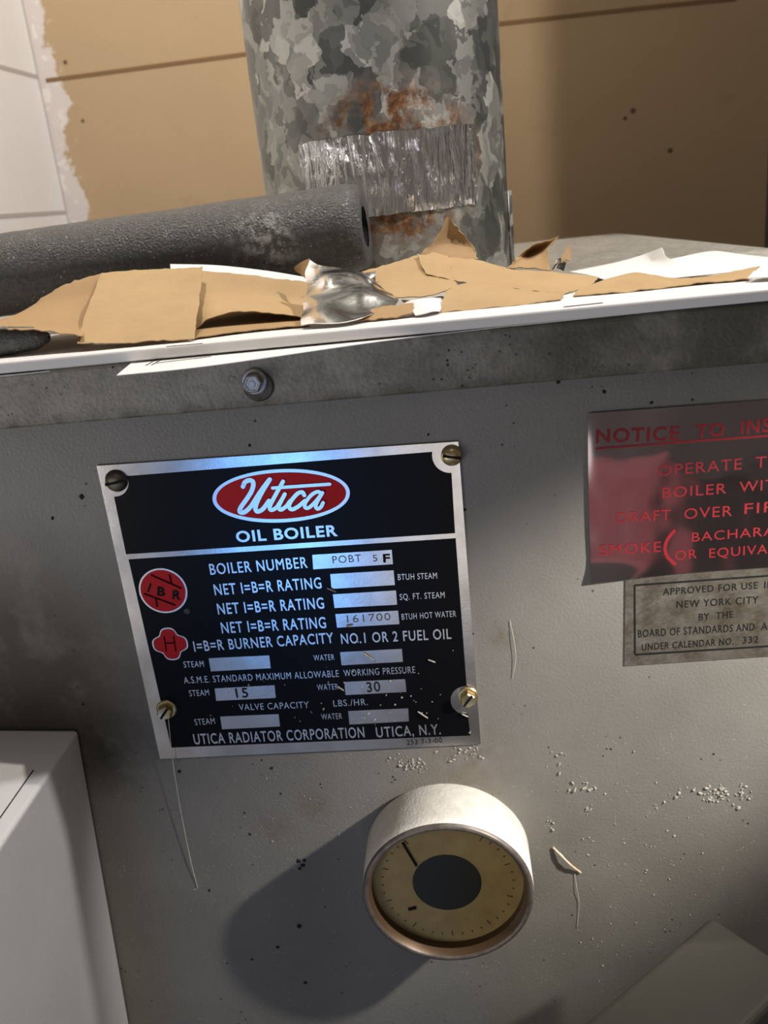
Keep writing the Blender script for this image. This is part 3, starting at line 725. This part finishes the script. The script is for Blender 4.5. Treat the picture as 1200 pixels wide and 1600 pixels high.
# sheets under the carton
def sheet(name, rows, m, label, cat, group=None, **k):
    o = patch(name, rows, m, None, **k); tag(o, label, cat, group)
    return o
zs_ = .0484
o = sheet('paper_sheet', [[level(207, 566, zs_), level(330, 550, zs_), level(600, 515, zs_), level(800, 490, zs_)],
      [level(182, 587, zs_), level(330, 571.5, zs_), level(600, 533, zs_), level(800, 509, zs_)]], PAPER,
      'white printed sheet with slanting end, under the carton above the hex bolt', 'paper', thick=.0003, nv=3)
bm = bmesh.new()
for a, b in (((228, 571), (246, 561)), ((237, 570.5), (252, 562)), ((240, 568), (330, 557))):
    p0 = level(*a, zs_+.00022); p1 = level(*b, zs_+.00022); d = (p1-p0).normalized(); n_ = Vector((-d.y, d.x, 0))*.0004
    hexa(bm, [p0-n_, p1-n_, p1+n_, p0+n_, p0-n_+Vector((0, 0, .0001)), p1-n_+Vector((0, 0, .0001)), p1+n_+Vector((0, 0, .0001)), p0+n_+Vector((0, 0, .0001))])
from_bm('printed_line', bm, PRINT, o)
sheet('paper_sheet', [[level(-60, 580, zs_), level(10, 575, zs_), level(60, 572, zs_)], [level(-60, 592, zs_), level(10, 587, zs_), level(78, 580, zs_)]], PAPER,
      'narrow white paper edge showing under the left end of the carton', 'paper', thick=.0003, nv=2)
sheet('paper_sheet', [[level(830, 490, zs_), level(1000, 472, zs_), level(1280, 445, zs_)], [level(800, 509.5, zs_), level(1000, 489, zs_), level(1280, 460, zs_)]], PAPER,
      'white paper edge peeping out under the right half of the carton', 'paper', thick=.0003, nv=2)

# brown backing paper
F = front
KG = 'torn brown backing papers'
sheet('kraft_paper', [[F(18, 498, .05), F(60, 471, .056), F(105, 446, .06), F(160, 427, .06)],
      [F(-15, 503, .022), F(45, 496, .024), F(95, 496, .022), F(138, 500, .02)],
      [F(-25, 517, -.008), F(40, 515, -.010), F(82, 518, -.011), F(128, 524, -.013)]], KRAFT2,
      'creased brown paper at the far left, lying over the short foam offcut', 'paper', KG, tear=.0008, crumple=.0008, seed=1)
sheet('kraft_paper', [[F(158, 428, .058), F(210, 423, .06), F(265, 420, .058), F(316, 418, .055)],
      [F(146, 460, .035), F(200, 455, .036), F(260, 452, .036), F(314, 450, .034)],
      [F(131, 500, .008), F(190, 496, .008), F(250, 492, .008), F(309, 490, .008)],
      [F(121, 537, -.014), F(180, 536, -.014), F(240, 533, -.014), F(303, 529, -.014)]], KRAFT,
      'big squarish light brown paper flap in front of the foam sleeve', 'paper', KG, tear=.0006, crumple=.0005, seed=2)
sheet('kraft_paper', [[F(300, 423, .062), F(375, 428, .064), F(430, 435, .064), F(484, 441, .064)],
      [F(300, 448, .050), F(360, 458, .052), F(420, 466, .052), F(484, 473, .052)],
      [F(300, 468, .036), F(345, 472, .034), F(410, 478, .032), F(480, 486, .032)],
      [F(302, 516, .012), F(335, 496, .014), F(390, 487, .014), F(474, 496, .010)]], KRAFT,
      'brown paper strip with a long crease between the square flap and the foil scrap', 'paper', KG, tear=.0006, crumple=.0006, seed=3)
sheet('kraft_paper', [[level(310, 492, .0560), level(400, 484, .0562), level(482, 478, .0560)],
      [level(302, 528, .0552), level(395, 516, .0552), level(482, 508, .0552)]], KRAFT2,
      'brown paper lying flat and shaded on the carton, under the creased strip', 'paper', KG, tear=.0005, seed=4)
sheet('kraft_paper', [[F(566, 425, .068), F(610, 412, .070), F(665, 396, .072), F(700, 400, .07)],
      [F(590, 445, .045), F(630, 430, .05), F(672, 422, .052), F(705, 420, .05)],
      [F(620, 466, .022), F(655, 464, .02), F(690, 457, .02), F(715, 445, .03)]], KRAFT,
      'brown paper sheet between the foil scrap and the pipe foot', 'paper', KG, tear=.0006, seed=5)
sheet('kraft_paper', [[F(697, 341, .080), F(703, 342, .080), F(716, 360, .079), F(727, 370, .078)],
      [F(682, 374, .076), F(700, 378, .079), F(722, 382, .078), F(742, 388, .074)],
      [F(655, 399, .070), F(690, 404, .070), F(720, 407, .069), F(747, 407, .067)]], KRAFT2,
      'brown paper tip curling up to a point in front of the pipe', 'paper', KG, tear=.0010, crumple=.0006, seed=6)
sheet('kraft_paper', [[F(652, 398, .068), F(700, 402, .066), F(748, 407, .064), F(800, 421, .062), F(860, 425, .060), F(935, 434, .056)],
      [F(658, 413, .056), F(706, 424, .048), F(765, 428, .045), F(815, 436, .045), F(872, 440, .044), F(925, 444, .044)],
      [F(668, 428, .044), F(712, 440, .034), F(770, 447, .026), F(822, 454, .022), F(875, 458, .022), F(908, 452, .032)]], KRAFT,
      'long brown paper strip sweeping right from the pipe foot', 'paper', KG, tear=.0006, crumple=.0005, seed=7)
sheet('kraft_paper', [[F(698, 450, .026), F(745, 439, .032), F(790, 448, .022), F(828, 455, .018), F(884, 457, .016)],
      [F(692, 470, .012), F(740, 463, .012), F(795, 463, .011), F(838, 464, .011), F(880, 462, .012)],
      [F(685, 490, .002), F(740, 484, .002), F(800, 478, .002), F(850, 472, .003), F(876, 468, .004)]], KRAFT,
      'wide brown paper piece just behind the carton edge, below the sweeping strip', 'paper', KG, tear=.0005, crumple=.0005, seed=8)
sheet('kraft_paper', [[level(907, 450, .0560), level(985, 427, .0580), level(1050, 434, .0560), level(1110, 431, .0555), level(1187, 417, .0575)],
      [level(895, 463, .0547), level(990, 454.5, .0548), level(1055, 447.5, .0548), level(1110, 441.5, .0549), level(1166, 436, .0552)]], KRAFT,
      'rightmost brown paper strip, pointing at the right picture edge beside white papers', 'paper', KG, tear=.0006, crumple=.0004, seed=9)
sheet('kraft_paper', [[F(802, 408, .088), F(830, 384, .092), F(855, 376, .094), F(874, 369, .096)],
      [F(806, 407, .082), F(825, 396, .100), F(845, 390, .098), F(856, 392, .090)],
      [F(792, 419, .070), F(818, 418, .078), F(840, 420, .076), F(860, 424, .068)]], KRAFT2,
      'small curled brown paper scrap right of the pipe foot', 'paper', KG, tear=.0006, seed=10)
# foil scraps
fs = sheet('foil_scrap', [[F(483, 404, .050), F(515, 412, .046), F(552, 424, .046), F(590, 427, .050)],
      [F(479, 436, .036), F(515, 438, .028), F(560, 446, .028), F(598, 452, .036)],
      [F(475, 470, .016), F(515, 466, .012), F(565, 470, .010), F(628, 474, .012)],
      [F(473, 511, -.010), F(515, 505, -.012), F(555, 500, -.010), F(590, 485, .0)]], FOILS,
      'shiny grey foil tape scrap folded over beside the square brown flap', 'foil', crumple=.0028, cs=60, seed=3, nu=6, nv=6)
patch('paper_backing', [[F(459, 418, .056), F(470, 410, .056), F(484, 404, .053)], [F(462, 424, .056), F(472, 430, .054), F(482, 440, .046)]], KRAFT2, fs)
patch('paper_backing', [[F(560, 498, .0), F(575, 485, .002), F(600, 480, .004), F(645, 474, .008)], [F(552, 502, -.006), F(580, 500, -.006), F(610, 497, -.006), F(646, 490, -.004)]], KRAFT2, fs, tear=.0008)
f2 = sheet('foil_scrap', [[F(871, 405, .085), F(878, 404, .088), F(886, 408, .088)], [F(866, 414, .082), F(873, 412, .080), F(883, 414, .082)], [F(862, 422, .078), F(870, 420, .076), F(880, 424, .076)]], FOILS,
      'tiny bright foil scrap with a brown tip on the bare lid', 'foil', crumple=.001, cs=120)
patch('paper_backing', [[F(888, 383, .094), F(890, 384, .094), F(892, 388, .094)], [F(876, 404, .088), F(884, 406, .088), F(891, 408, .088)]], KRAFT2, f2)
# white papers
sheet('paper_sheet', [[F(266, 413, .074), F(340, 415, .076), F(420, 424, .076), F(480, 434, .075)], [F(268, 440, .064), F(340, 442, .064), F(420, 446, .064), F(480, 452, .064)]], PAPER,
      'white card edge showing between the foam sleeve and the brown papers', 'paper', nv=3)
sc = sheet('paper_sheet', [[level(628, 470, .058), level(660, 466, .0595), level(694, 464, .058)], [level(650, 493, .0552), level(668, 490, .0556), level(688, 487, .0552)]], PAPER,
      'crumpled white printed scrap between the foil scrap and the wide brown piece', 'paper', crumple=.0008, cs=120)
sheet('paper_sheet', [[level(890, 425, .0512), level(960, 411, .053), level(1000, 400, .056), level(1034, 387, .0625)],
      [level(920, 430, .0512), level(975, 425, .0528), level(1020, 418, .0540), level(1050, 406, .0575)],
      [level(960, 442, .0515), level(1020, 438, .0522), level(1080, 432, .0526), level(1140, 426, .0524)]], PAPER,
      'white paper with one corner raised to a peak, right end of the lid', 'paper', nv=5)
sheet('paper_sheet', [[level(1049, 405, .0520), level(1112, 393, .0520), level(1160, 398, .0510), level(1230, 406, .0500)],
      [level(1052, 418, .0494), level(1110, 416, .0494), level(1165, 416, .0494), level(1240, 416, .0494)],
      [level(1060, 432, .0490), level(1120, 430, .0490), level(1175, 427, .0490), level(1245, 424, .0490)]], PAPER,
      'white folded paper lying at the right edge of the picture behind the peaked sheet', 'paper', nv=5)
sheet('paper_sheet', [[level(1178, 424, .0575), level(1210, 420, .0575), level(1250, 416, .0575)], [level(1168, 435, .0560), level(1205, 433, .0560), level(1250, 429, .0560)]], PAPER,
      'small white paper at far right, in front of the rightmost brown strip', 'paper', nv=3)

# ================================================================== the two sheet-metal boxes in front
tl = math.radians(3.9)
A = F(122, 1140, -.0012); ex = Vector((math.cos(tl), 0, -math.sin(tl))); ez = Vector((math.sin(tl), 0, math.cos(tl))); ey = Vector((0, -1, 0))
w_, d_ = .20, .21
t0 = [A-ex*w_, A-ex*w_+ey*d_, A+ey*d_, A]
def down(p): return p - ez*((p.z-FLOOR)/ez.z)
cover = tag(empty('metal_cover', (A.x-.1, -.1, FLOOR)), 'slightly tilted grey sheet-metal cover box against the boiler front, lower left corner', 'metal box')
bm = bmesh.new(); b0 = [down(p) for p in t0]
hexa(bm, [b0[1], b0[2], b0[3], b0[0], t0[1], t0[2], t0[3], t0[0]]); bmesh.ops.recalc_face_normals(bm, faces=bm.faces)
bevel(from_bm('cover_body', bm, STEEL, cover), .002, 3)
# folded edge line on the top and a scratch on the side
bm = bmesh.new(); p0 = A-ex*.0085+ey*.034; p1 = A-ex*.0085+ey*d_
hexa(bm, [p0-ex*.0003, p0+ex*.0003, p1+ex*.0003, p1-ex*.0003, p0-ex*.0003+ez*.0002, p0+ex*.0003+ez*.0002, p1+ex*.0003+ez*.0002, p1-ex*.0003+ez*.0002])
from_bm('fold_line', bm, STEELD, cover)
zt = -.235
c0 = level(1111, 1429, zt); u1 = Vector((math.cos(math.radians(-140.6)), math.sin(math.radians(-140.6)), 0)); u2 = Vector((math.cos(math.radians(-50.6)), math.sin(math.radians(-50.6)), 0))
wv = .0456
bx = tag(empty('metal_box', c0+u1*.1+u2*wv/2+Vector((0, 0, FLOOR-zt))), 'dark grey sheet-metal box standing askew before the boiler, lower right corner', 'metal box')
bm = bmesh.new(); t0 = [c0, c0+u1*.20, c0+u1*.20+u2*wv, c0+u2*wv]; b0 = [Vector((p.x, p.y, FLOOR)) for p in t0]
hexa(bm, b0+t0); bmesh.ops.recalc_face_normals(bm, faces=bm.faces)
bevel(from_bm('box_body', bm, STEELD, bx), .0035, 4)

# ================================================================== crumbs, threads and splinter on the panel
bm = bmesh.new()
def crumb(c, r):
    m = bmesh.ops.create_icosphere(bm, subdivisions=1, radius=r)
    s = Vector((rnd.uniform(.6, 1.6), rnd.uniform(.5, .9), rnd.uniform(.6, 1.2)))
    ro = Matrix.Rotation(rnd.uniform(0, 3), 3, 'Y')
    for v in m['verts']: v.co = ro @ Vector((v.co.x*s.x, v.co.y*s.y, v.co.z*s.z))*rnd.uniform(.5, 1.3) + c
def cl(n, x0, x1, y0, y1, r0=.0004, r1=.0010):
    for _ in range(n):
        c = front(rnd.gauss((x0+x1)/2, (x1-x0)/4), rnd.gauss((y0+y1)/2, (y1-y0)/4), 0); r = rnd.uniform(r0, r1); c.y = -r*.35; crumb(c, r)
cl(40, 590, 680, 1178, 1205, .0003, .0009); cl(26, 690, 770, 1165, 1195, .0003, .0008); cl(10, 845, 905, 1175, 1215)
cl(16, 875, 935, 1222, 1240); cl(10, 910, 930, 1255, 1275); cl(44, 1085, 1150, 1222, 1262, .0004, .0011); cl(14, 1150, 1175, 1222, 1258)
cl(7, 1030, 1075, 1230, 1260); cl(5, 850, 870, 1280, 1300); cl(60, 850, 1150, 1180, 1420, .0002, .0006); cl(60, 300, 620, 1190, 1420, .0002, .0005)
cl(30, 850, 1100, 1380, 1560, .0002, .0006)
tag(from_bm('crumbs', bm, CRUMB), 'pale paint flakes and dust crumbs stuck all over the lower boiler front', 'dust', kind='stuff')
bm = bmesh.new()
for _ in range(70):
    px = rnd.choice([rnd.gauss(620, 60), rnd.uniform(300, 730)]); py = rnd.gauss(1090, 45)
    if py > 1150: continue
    c = front(px, py, -.0012); r = rnd.uniform(.0002, .0006); c.y = -.0016-r*.3; crumb(c, r)
for a, b in (((567, 1020), (583, 1031)), ((669, 1031), (680, 1035)), ((653, 1112), (668, 1122)), ((511, 919), (525, 925)), ((722, 1116), (731, 1120)), ((528, 1073), (537, 1079)), ((541, 979), (551, 977))):
    A_ = front(*a, -.002); B_ = front(*b, -.002); add_tube(bm, [A_, A_.lerp(B_, .5)+Vector((0, -.0003, .0002)), B_], .00035, 6)
cl2 = from_bm('crumbs', bm, CRUMB); tag(cl2, 'pale crumbs and hair-like flakes clinging to the black rating plate', 'dust', kind='stuff')
def thread(name, pts, r, m, label, cat):
    bm = bmesh.new(); P = cr([front(x, y, d) for x, y, d in pts], 8)
    rr = [r*(.7+.6*abs(noise.noise(p*300))) for p in P]
    rg = add_tube(bm, P, rr, 6); bm.faces.new(rg[0]); bm.faces.new(rg[-1]); bmesh.ops.recalc_face_normals(bm, faces=bm.faces)
    return tag(from_bm(name, bm, m, None, True), label, cat)
thread('cobweb_thread', [(263, 1122, -.006), (270, 1190, -.004), (283, 1270, -.0025), (298, 1345, -.0012), (306, 1376, -.0005), (308, 1388, -.0003), (302, 1390, -.0003)], .00022, WEB,
       'straight dusty cobweb thread hanging from the lower left plate screw', 'cobweb')
thread('cobweb_thread', [(797, 970, -.0004), (803, 1000, -.0010), (806, 1030, -.001), (801, 1060, -.0004)], .00014, WEB, 'short curved pale thread on the panel right of the rating plate', 'cobweb')
thread('cobweb_thread', [(898, 1366, -.0004), (902, 1392, -.001), (905, 1412, -.0006), (902, 1450, -.0004)], .00016, WEB, 'faint thread dangling below the wood splinter', 'cobweb')
thread('splinter', [(864, 1324, -.0005), (878, 1338, -.0022), (892, 1352, -.0026), (908, 1364, -.0006)], .0007, WOOD, 'small pale wood splinter stuck on the panel right of the gauge', 'splinter')
